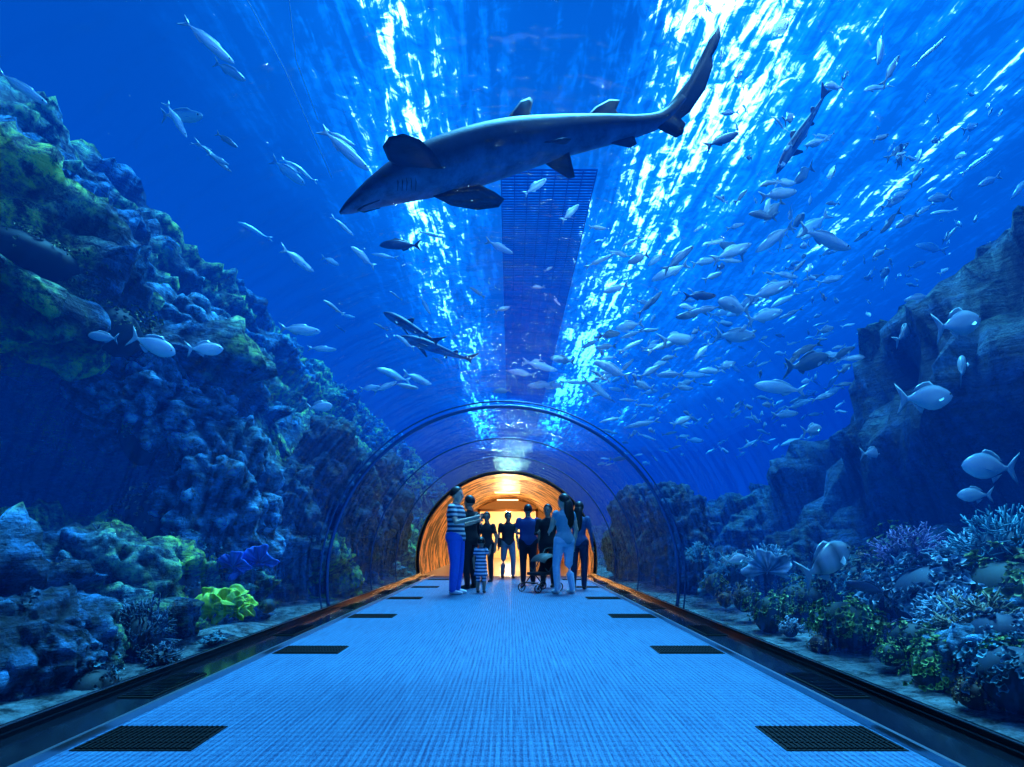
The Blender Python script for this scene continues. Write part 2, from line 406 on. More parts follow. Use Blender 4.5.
def coral_soft(loc,size,n,mat,seed,name='soft_coral',bs=0.13):
    rnd=random.Random(seed); mb=MB(); n=int(n*1.4)
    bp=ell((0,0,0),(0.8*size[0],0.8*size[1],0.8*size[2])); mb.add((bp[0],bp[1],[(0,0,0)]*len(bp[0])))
    for i in range(n):
        a=rnd.uniform(0,2*pi); zz=rnd.uniform(-0.3,1); r=sqrt(max(0,1-zz*zz)); d=Vector((r*cos(a),r*sin(a),zz))
        lump=1+0.25*sin(3*a+seed)+0.2*sin(5*zz+seed)
        c=Vector((d.x*size[0],d.y*size[1],d.z*size[2]))*rnd.uniform(0.75,1.05)*lump
        s=rnd.uniform(0.4,1)*bs*min(size)
        up=(d+Vector((rnd.uniform(-.6,.6),rnd.uniform(-.6,.6),rnd.uniform(-.2,.6)))).normalized(); q=up.to_track_quat('Z','Y').to_matrix()
        br=rnd.uniform(.3,1.1)
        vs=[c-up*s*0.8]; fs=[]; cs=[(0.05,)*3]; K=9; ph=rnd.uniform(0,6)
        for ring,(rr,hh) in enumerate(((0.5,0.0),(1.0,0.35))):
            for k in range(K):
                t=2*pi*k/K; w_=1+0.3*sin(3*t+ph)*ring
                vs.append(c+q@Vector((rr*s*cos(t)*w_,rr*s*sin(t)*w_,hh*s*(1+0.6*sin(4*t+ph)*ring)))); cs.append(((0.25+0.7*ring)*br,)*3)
        for k in range(K):
            k2=(k+1)%K; fs+= [(0,1+k,1+k2),(1+k,1+K+k,1+K+k2,1+k2)]
        mb.add((vs,fs,cs))
    ob=mb.build(name,mat,colors=True); ob.location=loc; return ob
def coral_fan(loc,size,mat,yaw,seed,name='fan_coral',tilt=0.0,n=1,spread=0.4):
    rnd=random.Random(seed); mb=MB()
    for f in range(n):
        vs=[];fs=[];cs=[];A,R=44,10; ph=rnd.uniform(0,6); off=Matrix.Rotation(rnd.uniform(-spread,spread)*(n>1),3,'Z')@Matrix.Rotation(rnd.uniform(-.5,.5)*(n>1),3,'Y')@Matrix.Rotation(tilt+rnd.uniform(-.4,.4)*(n>1),3,'X')
        s=size*(1 if n==1 else rnd.uniform(.45,1)); cx=Vector((rnd.uniform(-.8,.8)*size,rnd.uniform(-.3,.3)*size,rnd.uniform(-.1,.25)*size))*(n>1)
        for j in range(R+1):
            for i in range(A+1):
                t=pi*(-0.12+1.24*i/A); r=s*(j/R)*(1+0.14*sin(5*t+ph)+0.08*sin(11*t+ph))
                yy=0.16*s*(j/R)*sin(6*t+ph)+0.04*s*(j/R)*sin(19*t)
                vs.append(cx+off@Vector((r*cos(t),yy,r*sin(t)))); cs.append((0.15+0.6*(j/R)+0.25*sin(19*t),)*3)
        for j in range(R):
            for i in range(A):
                a=j*(A+1)+i; fs.append((a,a+1,a+A+2,a+A+1))
        mb.add((vs,fs,cs))
    ob=mb.build(name,mat,colors=True); ob.location=loc; ob.rotation_euler=(0,0,yaw)
    sl=ob.modifiers.new('s','SOLIDIFY'); sl.thickness=0.012; return ob
c_white=coralmat('coral_pale',(0.005,0.025,0.06),(0.62,0.80,0.92)); c_green=coralmat('coral_green',(0.003,0.02,0.01),(0.62,0.85,0.16))
c_olive=coralmat('coral_olive',(0.003,0.012,0.01),(0.50,0.55,0.12)); c_teal=coralmat('coral_teal',(0.003,0.025,0.05),(0.20,0.55,0.62)); c_pink=coralmat('coral_mauve',(0.01,0.01,0.05),(0.60,0.34,0.62))
c_yel=coralmat('coral_yellow',(0.16,0.28,0.01),(0.95,1.0,0.05)); c_blue=coralmat('coral_blue',(0.01,0.03,0.25),(0.08,0.24,1.0)); c_dark=coralmat('coral_dark',(0.002,0.005,0.01),(0.06,0.12,0.18))
c_orng=coralmat('coral_orange',(0.04,0.01,0.01),(1.0,0.5,0.18)); c_brn=coralmat('coral_brown',(0.008,0.008,0.012),(0.48,0.36,0.20))
def G(px,py,X):
    D=(X-CX)/((px-510)/F); return P(px,py,D)
rc=[('b',735,572,3.1,(.28,.3,.30),90,c_teal),('b',765,568,3.5,(.35,.35,.35),110,c_white),('s',770,615,2.8,(.20,.2,.24),220,c_green),
    ('s',845,625,2.95,(.26,.26,.25),300,c_green),('s',940,600,3.5,(.40,.40,.36),420,c_white),('s',800,600,3.3,(.28,.3,.22),200,c_olive),
    ('s',945,672,2.85,(.22,.22,.20),260,c_green),('b',985,640,3.1,(.3,.3,.30),130,c_brn),('s',890,600,3.6,(.35,.35,.30),260,c_teal),
    ('b',700,560,3.0,(.22,.4,.3),90,c_teal),('s',1010,600,3.7,(.35,.4,.35),260,c_olive),('b',880,640,3.3,(.26,.26,.22),90,c_pink),
    ('s',745,600,2.8,(.15,.2,.18),120,c_brn),('b',820,590,3.9,(.35,.3,.35),110,c_teal),('s',1015,680,2.75,(.2,.25,.22),220,c_teal),('s',915,645,3.0,(.2,.2,.2),160,c_olive),
    ('b',975,570,4.4,(.4,.4,.4),130,c_white),('s',900,560,4.5,(.4,.4,.35),220,c_olive),('s',820,645,2.7,(.09,.12,.10),100,c_orng),
    ('b',955,625,3.2,(.26,.3,.26),130,c_white),('s',865,595,3.9,(.4,.3,.4),260,c_brn),('b',1005,560,4.0,(.4,.4,.45),150,c_teal),('s',715,585,2.9,(.15,.25,.2),120,c_olive),
    ('b',910,560,4.2,(.35,.4,.4),120,c_pink),('s',790,575,4.0,(.4,.4,.3),200,c_teal),('s',975,695,2.62,(.10,.12,.10),120,c_orng),('b',790,630,2.75,(.12,.14,.13),50,c_white),
    ('s',1000,640,3.0,(.18,.2,.2),160,c_white),('s',870,575,4.2,(.25,.3,.25),160,c_orng),('s',740,585,3.6,(.3,.3,.3),180,c_white),('s',960,650,2.95,(.14,.14,.12),120,c_brn),
    ('s',890,655,2.8,(.10,.12,.10),100,c_green),('s',1005,660,2.8,(.12,.14,.12),120,c_green),('s',725,600,2.75,(.10,.14,.12),80,c_orng)]
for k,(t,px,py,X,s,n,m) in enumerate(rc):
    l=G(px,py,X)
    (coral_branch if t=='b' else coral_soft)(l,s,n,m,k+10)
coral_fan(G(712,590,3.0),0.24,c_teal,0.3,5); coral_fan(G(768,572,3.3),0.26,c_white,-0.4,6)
lc=[('b',140,640,-2.9,(.28,.3,.35),120,c_dark),('s',60,675,-2.85,(.25,.3,.22),160,c_teal),('s',175,600,-3.2,(.3,.35,.35),200,c_dark),('b',110,560,-3.5,(.35,.35,.35),120,c_dark),
    ('s',20,640,-3.1,(.3,.3,.3),120,c_dark),('s',140,430,-4.0,(.22,.3,.5),300,c_olive),('s',30,265,-4.1,(.5,.6,.25),300,c_olive),
    ('s',180,560,-3.3,(.25,.3,.3),140,c_teal),('s',95,690,-2.6,(.14,.2,.16),120,c_dark),('b',215,640,-2.55,(.10,.2,.08),60,c_teal),('s',60,600,-3.4,(.3,.3,.25),160,c_brn),('b',160,660,-2.6,(.14,.2,.15),60,c_dark),
    ('s',110,330,-3.8,(.3,.4,.3),260,c_olive),('s',150,520,-3.9,(.3,.3,.4),200,c_brn),('s',268,606,-2.65,(.10,.14,.10),80,c_green)]
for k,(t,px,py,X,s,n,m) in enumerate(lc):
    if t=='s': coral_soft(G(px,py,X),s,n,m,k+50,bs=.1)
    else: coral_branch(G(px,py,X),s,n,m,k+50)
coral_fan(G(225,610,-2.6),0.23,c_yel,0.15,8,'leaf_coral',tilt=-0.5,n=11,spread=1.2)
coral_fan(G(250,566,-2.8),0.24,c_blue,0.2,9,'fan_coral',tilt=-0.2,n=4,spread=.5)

# ------------------------------------------------------------------ floor
cm,nt,N,L=newmat('carpet')
o=N.new('ShaderNodeOutputMaterial'); b=N.new('ShaderNodeBsdfPrincipled'); L.new(b.outputs[0],o.inputs[0]); b.inputs['Roughness'].default_value=0.7
b.inputs['Specular IOR Level'].default_value=.3
g=N.new('ShaderNodeNewGeometry')
def nz(sx_,sy_,det,loc=0):
    mp=N.new('ShaderNodeMapping'); mp.inputs['Scale'].default_value=(sx_,sy_,1); mp.inputs['Location'].default_value=(loc,loc,0)
    nn=N.new('ShaderNodeTexNoise'); nn.inputs['Scale'].default_value=1; nn.inputs['Detail'].default_value=det
    L.new(g.outputs['Position'],mp.inputs[0]); L.new(mp.outputs[0],nn.inputs['Vector']); return nn.outputs[0]
f=mathn(N,L,'ADD',mathn(N,L,'MULTIPLY',nz(120,2.6,2),0.40),mathn(N,L,'MULTIPLY',nz(150,75,1,5),0.38))
f=mathn(N,L,'ADD',f,mathn(N,L,'MULTIPLY',nz(180,16,2,8),0.22))
sx=N.new('ShaderNodeSeparateXYZ'); L.new(g.outputs['Position'],sx.inputs[0])
cols=mathn(N,L,'SINE',mathn(N,L,'MULTIPLY',sx.outputs[0],2*pi*34))
f=mathn(N,L,'ADD',f,mathn(N,L,'MULTIPLY',cols,0.06))
rows=mathn(N,L,'SINE',mathn(N,L,'MULTIPLY',sx.outputs[1],2*pi*20)); f=mathn(N,L,'ADD',f,mathn(N,L,'MULTIPLY',rows,0.035))
r=N.new('ShaderNodeValToRGB'); r.color_ramp.elements[0].position=0.36; r.color_ramp.elements[1].position=0.72
r.color_ramp.elements[0].color=(0.002,0.03,0.10,1); r.color_ramp.elements[1].color=(0.065,0.23,0.37,1); L.new(f,r.inputs[0]); L.new(r.outputs[0],b.inputs['Base Color'])
bp=N.new('ShaderNodeBump'); bp.inputs['Strength'].default_value=0.5; bp.inputs['Distance'].default_value=0.01; L.new(f,bp.inputs['Height']); L.new(bp.outputs[0],b.inputs['Normal'])
MB().add(box(-1.81,1.81,-4.5,12.5,-0.08,0.0)).build('floor',cm,False)
blk=pmat('black_ledge',(0.006,0.009,0.014),0.12,var=0.3,scale=5); steel=pmat('brushed_steel',(0.35,0.4,0.45),0.3,0.9)
rubber=pmat('black_rubber',(0.003,0.004,0.006),0.7,spec=.15)
for s,nm in ((-1,'trim_left'),(1,'trim_right')):
    mb=MB(); x=lambda a,b_:(min(s*a,s*b_),max(s*a,s*b_))
    mb.add(box(*x(1.83,2.25),-4.5,12.5,-0.08,0.03),0)
    mb.add(box(*x(1.81,1.83),-4.5,12.5,-0.08,0.035),1)
    mb.add(box(*x(2.12,2.14),-4.5,12.5,0.03,0.05),0); mb.add(box(*x(2.145,2.185),-4.5,12.5,0.03,0.075),0); mb.add(box(*x(2.145,2.15),-4.5,12.5,0.075,0.08),1)
    for k in range(7):
        y=0.95+1.8*k; mb.add(box(*x(1.88,2.07),y,y+0.5,0.03,0.036),2)
        for q in range(17): mb.add(box(*x(1.89,2.06),y+0.02+q*0.029,y+0.03+q*0.029,0.036,0.042),0)
    mb.build(nm,[blk,steel,rubber],False)
for sx_ in (-1.53,1.53):
    for k in range(6):
        y=2.27+1.82*k
        mb=MB(); mb.add(box(sx_-0.26,sx_+0.26,y-0.14,y+0.14,0.0,0.004),0)
        for q in range(21):
            xx=sx_-0.24+q*0.024; mb.add(box(xx-0.004,xx+0.004,y-0.13,y+0.13,0.004,0.010),1)
        for q in range(5): yy=y-0.12+q*0.06; mb.add(box(sx_-0.25,sx_+0.25,yy-0.003,yy+0.003,0.004,0.010),1)
        mb.build('floor_grate',[rubber,rubber],False)

# ------------------------------------------------------------------ acrylic tunnel
am,nt,N,L=newmat('acrylic')
o=N.new('ShaderNodeOutputMaterial'); tr=N.new('ShaderNodeBsdfTransparent'); tr.inputs[0].default_value=(0.90,0.96,0.99,1)
gl=N.new('ShaderNodeBsdfGlossy'); gl.inputs['Roughness'].default_value=0.02; gl.inputs[0].default_value=(0.12,0.50,1,1)
lw=N.new('ShaderNodeLayerWeight'); lw.inputs[0].default_value=0.5
fr=mathn(N,L,'ADD',mathn(N,L,'MULTIPLY',mathn(N,L,'POWER',lw.outputs['Facing'],3.6),0.85),0.015)
mx=N.new('ShaderNodeMixShader'); L.new(fr,mx.inputs[0]); L.new(tr.outputs[0],mx.inputs[1]); L.new(gl.outputs[0],mx.inputs[2]); L.new(mx.outputs[0],o.inputs[0])
g=N.new('ShaderNodeNewGeometry'); mp=N.new('ShaderNodeMapping'); mp.inputs['Scale'].default_value=(1.3,5.0,1.3); nn=N.new('ShaderNodeTexNoise'); nn.inputs['Scale'].default_value=1.3; nn.inputs['Detail'].default_value=3
L.new(g.outputs['Position'],mp.inputs[0]); L.new(mp.outputs[0],nn.inputs[0]); bp=N.new('ShaderNodeBump'); bp.inputs['Strength'].default_value=1.0; bp.inputs['Distance'].default_value=0.14
L.new(nn.outputs[0],bp.inputs['Height']); L.new(bp.outputs[0],gl.inputs['Normal'])
def arch(y0,y1,R,z0=0.03,ny=2,seg=72,inward=True):
    a0=math.asin((z0-TC)/R); vs=[];fs=[]
    for j in range(ny+1):
        for i in range(seg+1):
            a=a0+(pi-2*a0)*i/seg; vs.append((R*cos(a),y0+(y1-y0)*j/ny,TC+R*sin(a)))
    for j in range(ny):
        for i in range(seg):
            a=j*(seg+1)+i; q=(a,a+1,a+seg+2,a+seg+1); fs.append(q if inward else q[::-1])
    return vs,fs
MB().add(arch(-4.5,12.5,TR)).build('acrylic_tunnel',am)
ringm=pmat('ring_metal',(0.05,0.14,0.34),0.2,0.6)
def ring(y,r,R=TR-0.02,name='tunnel_ring',wy=None,m=None):
    a0=math.asin((0.03-TC)/R); mb=MB(); pts=[(R*cos(a0+(pi-2*a0)*i/80),y,TC+R*sin(a0+(pi-2*a0)*i/80)) for i in range(81)]
    mb.add(tube(pts,[(wy or r,r)]*81,8,up=(0,1,0))); return mb.build(name,m or ringm)
ring(6.25,0.024); ring(6.02,0.010); ring(8.2,0.012); ring(10.0,0.012); ring(12.45,0.03,m=blk)

# ------------------------------------------------------------------ warm vestibule
gm,nt,N,L=newmat('lamp_reflection_streaks')  # orange lamp reflections painted into the base colour as bright and dark streaks
o=N.new('ShaderNodeOutputMaterial'); b=N.new('ShaderNodeBsdfPrincipled'); L.new(b.outputs[0],o.inputs[0])
b.inputs['Roughness'].default_value=0.4; b.inputs['Metallic'].default_value=0.4
g=N.new('ShaderNodeNewGeometry'); mp=N.new('ShaderNodeMapping'); mp.inputs['Scale'].default_value=(1.1,3.2,1.1); nn=N.new('ShaderNodeTexNoise'); nn.inputs['Scale'].default_value=1.5; nn.inputs['Detail'].default_value=5; nn.inputs['Roughness'].default_value=.65
L.new(g.outputs['Position'],mp.inputs[0]); L.new(mp.outputs[0],nn.inputs[0])
r=N.new('ShaderNodeValToRGB'); r.color_ramp.elements[0].position=0.47; r.color_ramp.elements[1].position=0.54; r.color_ramp.elements[0].color=(0.012,0.008,0.014,1); r.color_ramp.elements[1].color=(1.0,0.58,0.22,1)
L.new(nn.outputs[0],r.inputs[0]); L.new(r.outputs[0],b.inputs['Base Color'])
bp=N.new('ShaderNodeBump'); bp.inputs['Strength'].default_value=0.8; bp.inputs['Distance'].default_value=0.10; L.new(nn.outputs[0],bp.inputs['Height']); L.new(bp.outputs[0],b.inputs['Normal'])
MB().add(arch(12.5,21,TR,-0.05,ny=20)).add(arch(12.4,21,TR+0.04,-0.05,inward=False)).build('vestibule_reflection_shell',gm)  # arched shell built to carry the painted orange reflections
wf=pmat('vestibule_floor',(0.20,0.13,0.08),0.3)
MB().add(box(-2.2,2.2,12.5,25,-0.08,0.0)).build('vestibule_floor',wf,False)
crm=pmat('cream_plaster',(0.75,0.5,0.25),0.7)
mb=MB()
for bx in (box(-2.24,-1.2,21,21.15,0,2.7),box(1.2,2.24,21,21.15,0,2.7),box(-1.2,1.2,21,21.15,2.15,2.7)): mb.add(bx)
for bx in (box(-1.26,-1.16,20.94,21.2,0,2.2),box(1.16,1.26,20.94,21.2,0,2.2),box(-1.26,1.26,20.94,21.2,2.1,2.2)): mb.add(bx,1)
mb.build('wall_end',[crm,pmat('bronze_frame',(0.3,0.15,0.05),0.3,0.6)],False)
mb=MB(); mb.add(box(-2.2,2.2,24.9,25,0,2.5)); mb.add(box(-2.2,-2.1,21.2,24.9,0,2.5)); mb.add(box(2.1,2.2,21.2,24.9,0,2.5)); mb.add(box(-2.2,2.2,21.2,25,2.45,2.55)); mb.build('wall_lobby',crm,False)
def plight(name,loc,e,col,r=0.1):
    d=bpy.data.lights.new(name,'POINT'); d.energy=e; d.color=col; d.shadow_soft_size=r; o_=bpy.data.objects.new(name,d); scene.collection.objects.link(o_); o_.location=loc
lampm=pmat('lamp_glow',(1,0.8,0.5),0.5,emis=(1,0.62,0.25),estr=4)
mb=MB()
for y in (16,19): mb.add(box(-0.4,0.4,y-0.06,y+0.06,2.40,2.44))
mb.build('strip_lamp',lampm,False)
MB().add(box(-1.0,1.0,22.2,24.2,2.38,2.44)).build('lobby_ceiling_lamp',lampm,False)
plight('vestibule_lamp',(0,14.0,1.7),80,(1,0.48,0.15)); plight('vestibule_lamp',(0,18,1.9),95,(1,0.58,0.24)); plight('lobby_lamp',(0,23,1.9),280,(1,0.80,0.52))

# ------------------------------------------------------------------ shark
sharkm=pmat('shark_skin',attr=True,rough=0.5,var=0.5,scale=5,bump=0.2,mottle=True,spec=.3); eyem=pmat('eye_black',(0.005,0.005,0.008),0.1)
def shark(name,path,rads):
    pts=[];rr=[];n=len(path);K=7
    for i in range(n-1):
        for k in range(K):
            t=k/K; g=lambda a,j:a[max(0,min(n-1,j))]
            def cr(a,b,c,d): return 0.5*((2*b)+(c-a)*t+(2*a-5*b+4*c-d)*t*t+(3*b-a-3*c+d)*t**3)
            pts.append(Vector([cr(g(path,i-1)[q],g(path,i)[q],g(path,i+1)[q],g(path,i+2)[q]) for q in range(3)]))
            rr.append(tuple(max(0.002,cr(g(rads,i-1)[q],g(rads,i)[q],g(rads,i+1)[q],g(rads,i+2)[q])) for q in range(3)))
    pts.append(Vector(path[-1])); rr.append(rads[-1])
    def col(i,n,a):
        s=sin(a); k=max(0,min(1,(s+0.75)/0.4)); d=(0.010,0.022,0.05); b=(0.10,0.19,0.31)
        return tuple(b[q]+(d[q]-b[q])*k for q in range(3))
    mb=MB(); mb.add(tube(pts,rr,24,colf=col))
    return mb,pts,rr
sp=[P(340,213,3.75),P(352,206,3.77),P(378,192,3.82),P(415,177,3.88),P(460,163,3.95),P(510,149,4.0),P(560,138,4.08),P(605,131,4.15),P(640,126,4.2),P(664,118,4.25),P(684,99,4.28)]
sr=[(.012,.010,.010),(.075,.042,.030),(.155,.09,.065),(.205,.160,.125),(.225,.195,.165),(.205,.19,.16),(.16,.145,.125),(.12,.105,.095),(.08,.075,.065),(.05,.06,.05),(.025,.05,.03)]
mb,pts,rr=shark('sand_tiger_shark',sp,sr)
FC=(0.010,0.018,0.04)
def pf(px,py,D): return P(px,py,D)
mb.add(fin([pf(500,136,4.0),pf(508,117,4.0),pf(520,101,4.02),pf(530,97,4.03),pf(533,102,4.03),pf(530,114,4.03),pf(548,132,4.05)],(0,1,0),.018,FC))
mb.add(fin([pf(578,124,4.1),pf(595,107,4.13),pf(610,99,4.15),pf(620,100,4.16),pf(616,110,4.16),pf(624,124,4.17)],(0,1,0),.014,FC))
mb.add(fin([pf(600,136,4.17),pf(612,144,4.18),pf(630,148,4.2),pf(637,144,4.2),pf(632,130,4.2)],(0,1,0),.012,FC))
c=P(545,147,4.05)
mb.add(fin([c+Vector((-.12,-.05,0)),c+Vector((0.0,-.15,-.08)),c+Vector((.14,-.24,-.12)),c+Vector((.19,-.22,-.11)),c+Vector((.17,-.03,0))],(0,.4,1),.014,FC))
mb.add(fin([c+Vector((-.12,.06,0)),c+Vector((0.04,.14,-.05)),c+Vector((.22,.22,-.10)),c+Vector((.27,.20,-.10)),c+Vector((.20,.04,0))],(0,-.4,1),.014,FC))
c=P(425,182,3.9)
mb.add(fin([c+Vector((-.17,-.14,.0)),c+Vector((-.22,-.28,-.04)),c+Vector((-.22,-.44,-.07)),c+Vector((-.15,-.56,-.10)),c+Vector((-.04,-.60,-.11)),c+Vector((.06,-.54,-.10)),c+Vector((.12,-.38,-.06)),c+Vector((.16,-.14,0))],(0.1,.25,1),.026,FC))
mb.add(fin([c+Vector((.02,.08,-.04)),c+Vector((.18,.17,-.07)),c+Vector((.40,.21,-.08)),c+Vector((.57,.22,-.05)),c+Vector((.62,.18,-.01)),c+Vector((.54,.14,.02)),c+Vector((.42,.07,.03))],(0.05,-.4,1),.020,(0.015,0.03,0.06)))
mb.add(fin([pf(652,121,4.22),pf(668,105,4.26),pf(688,80,4.3),pf(701,55,4.32),pf(711,34,4.34),pf(719,24,4.35),pf(721,36,4.35),pf(717,48,4.35),pf(712,52,4.34),pf(713,66,4.33),pf(705,90,4.3),pf(690,112,4.28),pf(674,124,4.25),pf(683,134,4.25),pf(676,138,4.25),pf(660,130,4.22)],(0,1,0),.016,FC,0.82))
mb.add(ell(P(374,184,3.70)+Vector((0,0.02,0)),(.018,.018,.018)),1)
for k in range(5):
    px=397+k*4.5; base=P(px,183,3.72)
    mb.add(tube([base+Vector((0,0.01,.045)),base+Vector((.01,-.01,0)),base+Vector((.0,0.02,-.045))],[.002,.004,.002],5),1)
mb.add(tube([P(380,200,3.70),P(364,206,3.72),P(358,210,3.80),P(364,212,3.90),P(380,208,3.96)],[.003,.006,.007,.006,.003],6),1)
mb.build('sand_tiger_shark',[sharkm,eyem],colors=True)

def small_shark(px,py,D,Lpx,ang,phi=0.15):
    L_=Lpx*D/F; mb=MB()
    st=[(0.5,.004),(0.47,.02),(0.42,.04),(0.33,.058),(0.2,.066),(0.05,.06),(-.1,.045),(-.22,.03),(-.32,.018),(-.38,.012)]
    def col(i,n,a): return (0.015,0.03,0.07) if sin(a)>-0.4 else (0.12,0.2,0.3)
    mb.add(tube([(x,0.02*sin(x*7),0) for x,r in st],[(r*1.05,r,r) for x,r in st],14,colf=col))
    mb.add(fin([(.14,0,.055),(.07,0,.12),(.03,0,.13),(.02,0,.06)],(0,1,0),.006,FC)); mb.add(fin([(-.18,0,.03),(-.23,0,.065),(-.25,0,.06),(-.25,0,.02)],(0,1,0),.004,FC))
    for s in (-1,1):
        mb.add(fin([(.28,s*.04,-.02),(.2,s*.12,-.05),(.12,s*.19,-.08),(.11,s*.17,-.07),(.18,s*.04,-.02)],(0,s*.3,1),.006,FC))
        mb.add(fin([(-.06,s*.03,-.02),(-.12,s*.09,-.05),(-.14,s*.08,-.05),(-.12,s*.02,-.02)],(0,s*.3,1),.004,FC))
        mb.add(ell((.43,s*.035,.012),(.006,.004,.006),8,6),1)
    mb.add(fin([(-.34,0,.015),(-.43,0,.07),(-.52,0,.13),(-.5,0,.09),(-.45,0,.03),(-.43,0,-.02),(-.45,0,-.06),(-.4,0,-.03),(-.35,0,-.012)],(0,1,0),.004,FC))
    ob=mb.build('reef_shark',[sharkm,eyem],colors=True)
    h=Vector((cos(ang)*cos(phi),sin(phi),sin(ang)*cos(phi))); y=Vector((0,0,1)).cross(h).normalized(); z=h.cross(y)
    M=Matrix((h,y,z)).transposed().to_4x4(); ob.matrix_world=Matrix.Translation(P(px,py,D))@M@Matrix.Scale(L_/cos(phi),4)
small_shark(412,328,8.5,72,radians(148),0.2); small_shark(438,349,9.5,78,radians(166),-0.2)
small_shark(803,130,8.5,80,radians(240),0.3)

# ------------------------------------------------------------------ fish
fishm=pmat('fish_scales',attr=True,rough=0.3,var=0.12,scale=30,metal=0.1)
def fish_geo(H=0.12,deep=False,stripe=False,dark=False,bend=0.03):
    if deep: st=[(.5,.02),(.46,.35),(.40,.62),(.30,.88),(.18,1.0),(.05,.95),(-.08,.75),(-.2,.45),(-.28,.22),(-.34,.17)]
    else: st=[(.5,.06),(.46,.38),(.40,.6),(.30,.85),(.15,1.0),(0,.96),(-.13,.75),(-.24,.45),(-.31,.25),(-.36,.2)]
    def col(i,n,a):
        k=max(0,min(1,(sin(a)-0.5)/0.5)); bk=(0.22,0.36,0.44); bl=(1.0,1.0,1.0)
        if dark: bl=(0.05,0.09,0.16); bk=(0.01,0.02,0.05)
        c=[bl[q]+(bk[q]-bl[q])*k for q in range(3)]
        if stripe and (i%3==1): c=[x*0.25 for x in c]
        return tuple(c)
    B=lambda x: bend*sin(x*6)
    vs,fs,cs=tube([(x,B(x),0) for x,h in st],[(max(.004,h*H*.38),h*H,h*H*.95) for x,h in st],12,colf=col)
    parts=[(vs,fs,cs)]
    fc=(0.5,0.6,0.65) if not dark else (0.02,0.03,0.06); t=H*1.25
    parts.append(fin([(-.33,B(-.33),H*.16),(-.42,B(-.42),t*.6),(-.52,B(-.5),t),(-.455,B(-.45),t*.35),(-.43,B(-.43),0),(-.455,B(-.45),-t*.35),(-.52,B(-.5),-t),(-.42,B(-.42),-t*.6),(-.33,B(-.33),-H*.16)],(0,1,0),.004,fc))
    parts.append(fin([(.22,B(.22),H*.9),(.12,B(.1),H*1.28),(-.02,B(0),H*1.2),(-.16,B(-.16),H*.9),(-.25,B(-.25),H*.5),(-.1,B(-.1),H*.6)],(0,1,0),.004,fc))
    parts.append(fin([(-.03,B(0),-H*.8),(-.08,B(-.08),-H*1.2),(-.17,B(-.17),-H*.9),(-.25,B(-.25),-H*.45),(-.14,B(-.14),-H*.6)],(0,1,0),.004,fc))
    for s in (-1,1):
        parts.append(fin([(.26,s*H*.33,-.1*H),(.18,s*H*.7,-.35*H),(.10,s*H*.75,-.5*H),(.15,s*H*.34,-.3*H)],(0.4,s,0.3),.002,fc))
    eyes=[ell((.41,s*H*.20,.14*H),(.016,.008,.016),8,6) for s in (-1,1)]
    return parts,eyes
def orient(loc,h,s,roll=0.0):
    h=h.normalized(); y=Vector((0,0,1)).cross(h).normalized(); z=h.cross(y)
    return Matrix.Translation(loc)@Matrix((h,y,z)).transposed().to_4x4()@Matrix.Rotation(roll,4,'X')@Matrix.Scale(s,4)
def fish_mb(mb,geo,M,dim=1.0):
    for p in geo[0]: mb.add((p[0],p[1],[tuple(x*dim for x in c) for c in p[2]]),0,M)
    for e in geo[1]: mb.add((e[0],e[1],[(0.01,)*3]*len(e[0])),1,M)
G_THIN=fish_geo(.07); G_SLIM=fish_geo(.095); G_MID=fish_geo(.13); G_BRM=fish_geo(.21,True); G_STR=fish_geo(.24,True,True); G_DRK=fish_geo(.12,dark=True)
hand=[
 (958,324,60,15,5.0,'b',.2),(962,368,36,50,5.4,'b',.5),(925,398,62,5,4.9,'b',.1),(990,467,64,178,4.7,'b',-.1),(1018,403,32,150,5.2,'b',.3),(872,453,26,5,6.5,'b',.1),
 (828,358,38,15,8,'m',.2),(780,388,48,170,8,'m',.2),(670,272,36,200,8,'m',.3),(700,296,34,5,8,'d',.1),(722,140,40,28,7,'d',.1),(785,183,28,15,8,'m',.3),
 (400,245,42,178,6,'d',.1),(570,213,30,50,8,'s',.3),(535,187,34,45,8,'s',.3),(345,150,56,-35,5,'s',.2),(208,42,56,-35,5,'s',.2),(22,88,48,-30,5,'s',.2),
 (103,337,36,170,4.2,'m',.2),(153,345,42,-20,4.4,'b',.2),(205,349,30,10,4.8,'b',.4),(300,330,38,0,6.5,'m',.2),(322,349,28,0,8,'s',.1),(320,407,24,10,6.5,'b',.2),
 (385,387,26,30,8,'s',.2),(597,389,36,-30,10,'s',.2),(540,366,36,-12,10,'s',.1),(522,373,28,170,11,'s',.1),(765,316,44,20,8,'m',.2),(812,430,26,15,7.5,'b',.3),
 (830,280,34,20,9,'s',.2),(785,275,30,0,9,'s',.2),(905,332,42,40,6.5,'m',.3),(340,138,30,-20,6,'s',.2),(370,388,20,10,9,'m',.1),(868,588,44,165,3.9,'d',.1),(975,495,34,180,5,'b',.1),
 (735,560,26,10,5.5,'b',.2),(610,375,20,20,12,'m',.1),(425,305,20,-60,10,'s',.1),(176,120,34,-60,6,'s',.2),(905,560,30,10,5,'b',.2)]
names={'b':'sea_bream','m':'jack_fish','s':'sardine','d':'snapper'}; geos={'b':G_BRM,'m':G_MID,'s':G_SLIM,'d':G_DRK}
for px,py,ln,an,D,t,ph in hand:
    a=radians(an); mb=MB(); fish_mb(mb,geos[t],None); ob=mb.build(names[t],[fishm,eyem],colors=True)
    ob.matrix_world=orient(P(px,py,D),Vector((cos(a)*cos(ph),sin(ph),sin(a)*cos(ph))),ln*D/F/cos(ph))
mb=MB(); fish_mb(mb,G_STR,None,.7); ob=mb.build('striped_grouper',[fishm,eyem],colors=True); a=radians(28)
ob.matrix_world=orient(P(826,562,4.3),Vector((cos(a),.2,sin(a))),66*4.3/F)
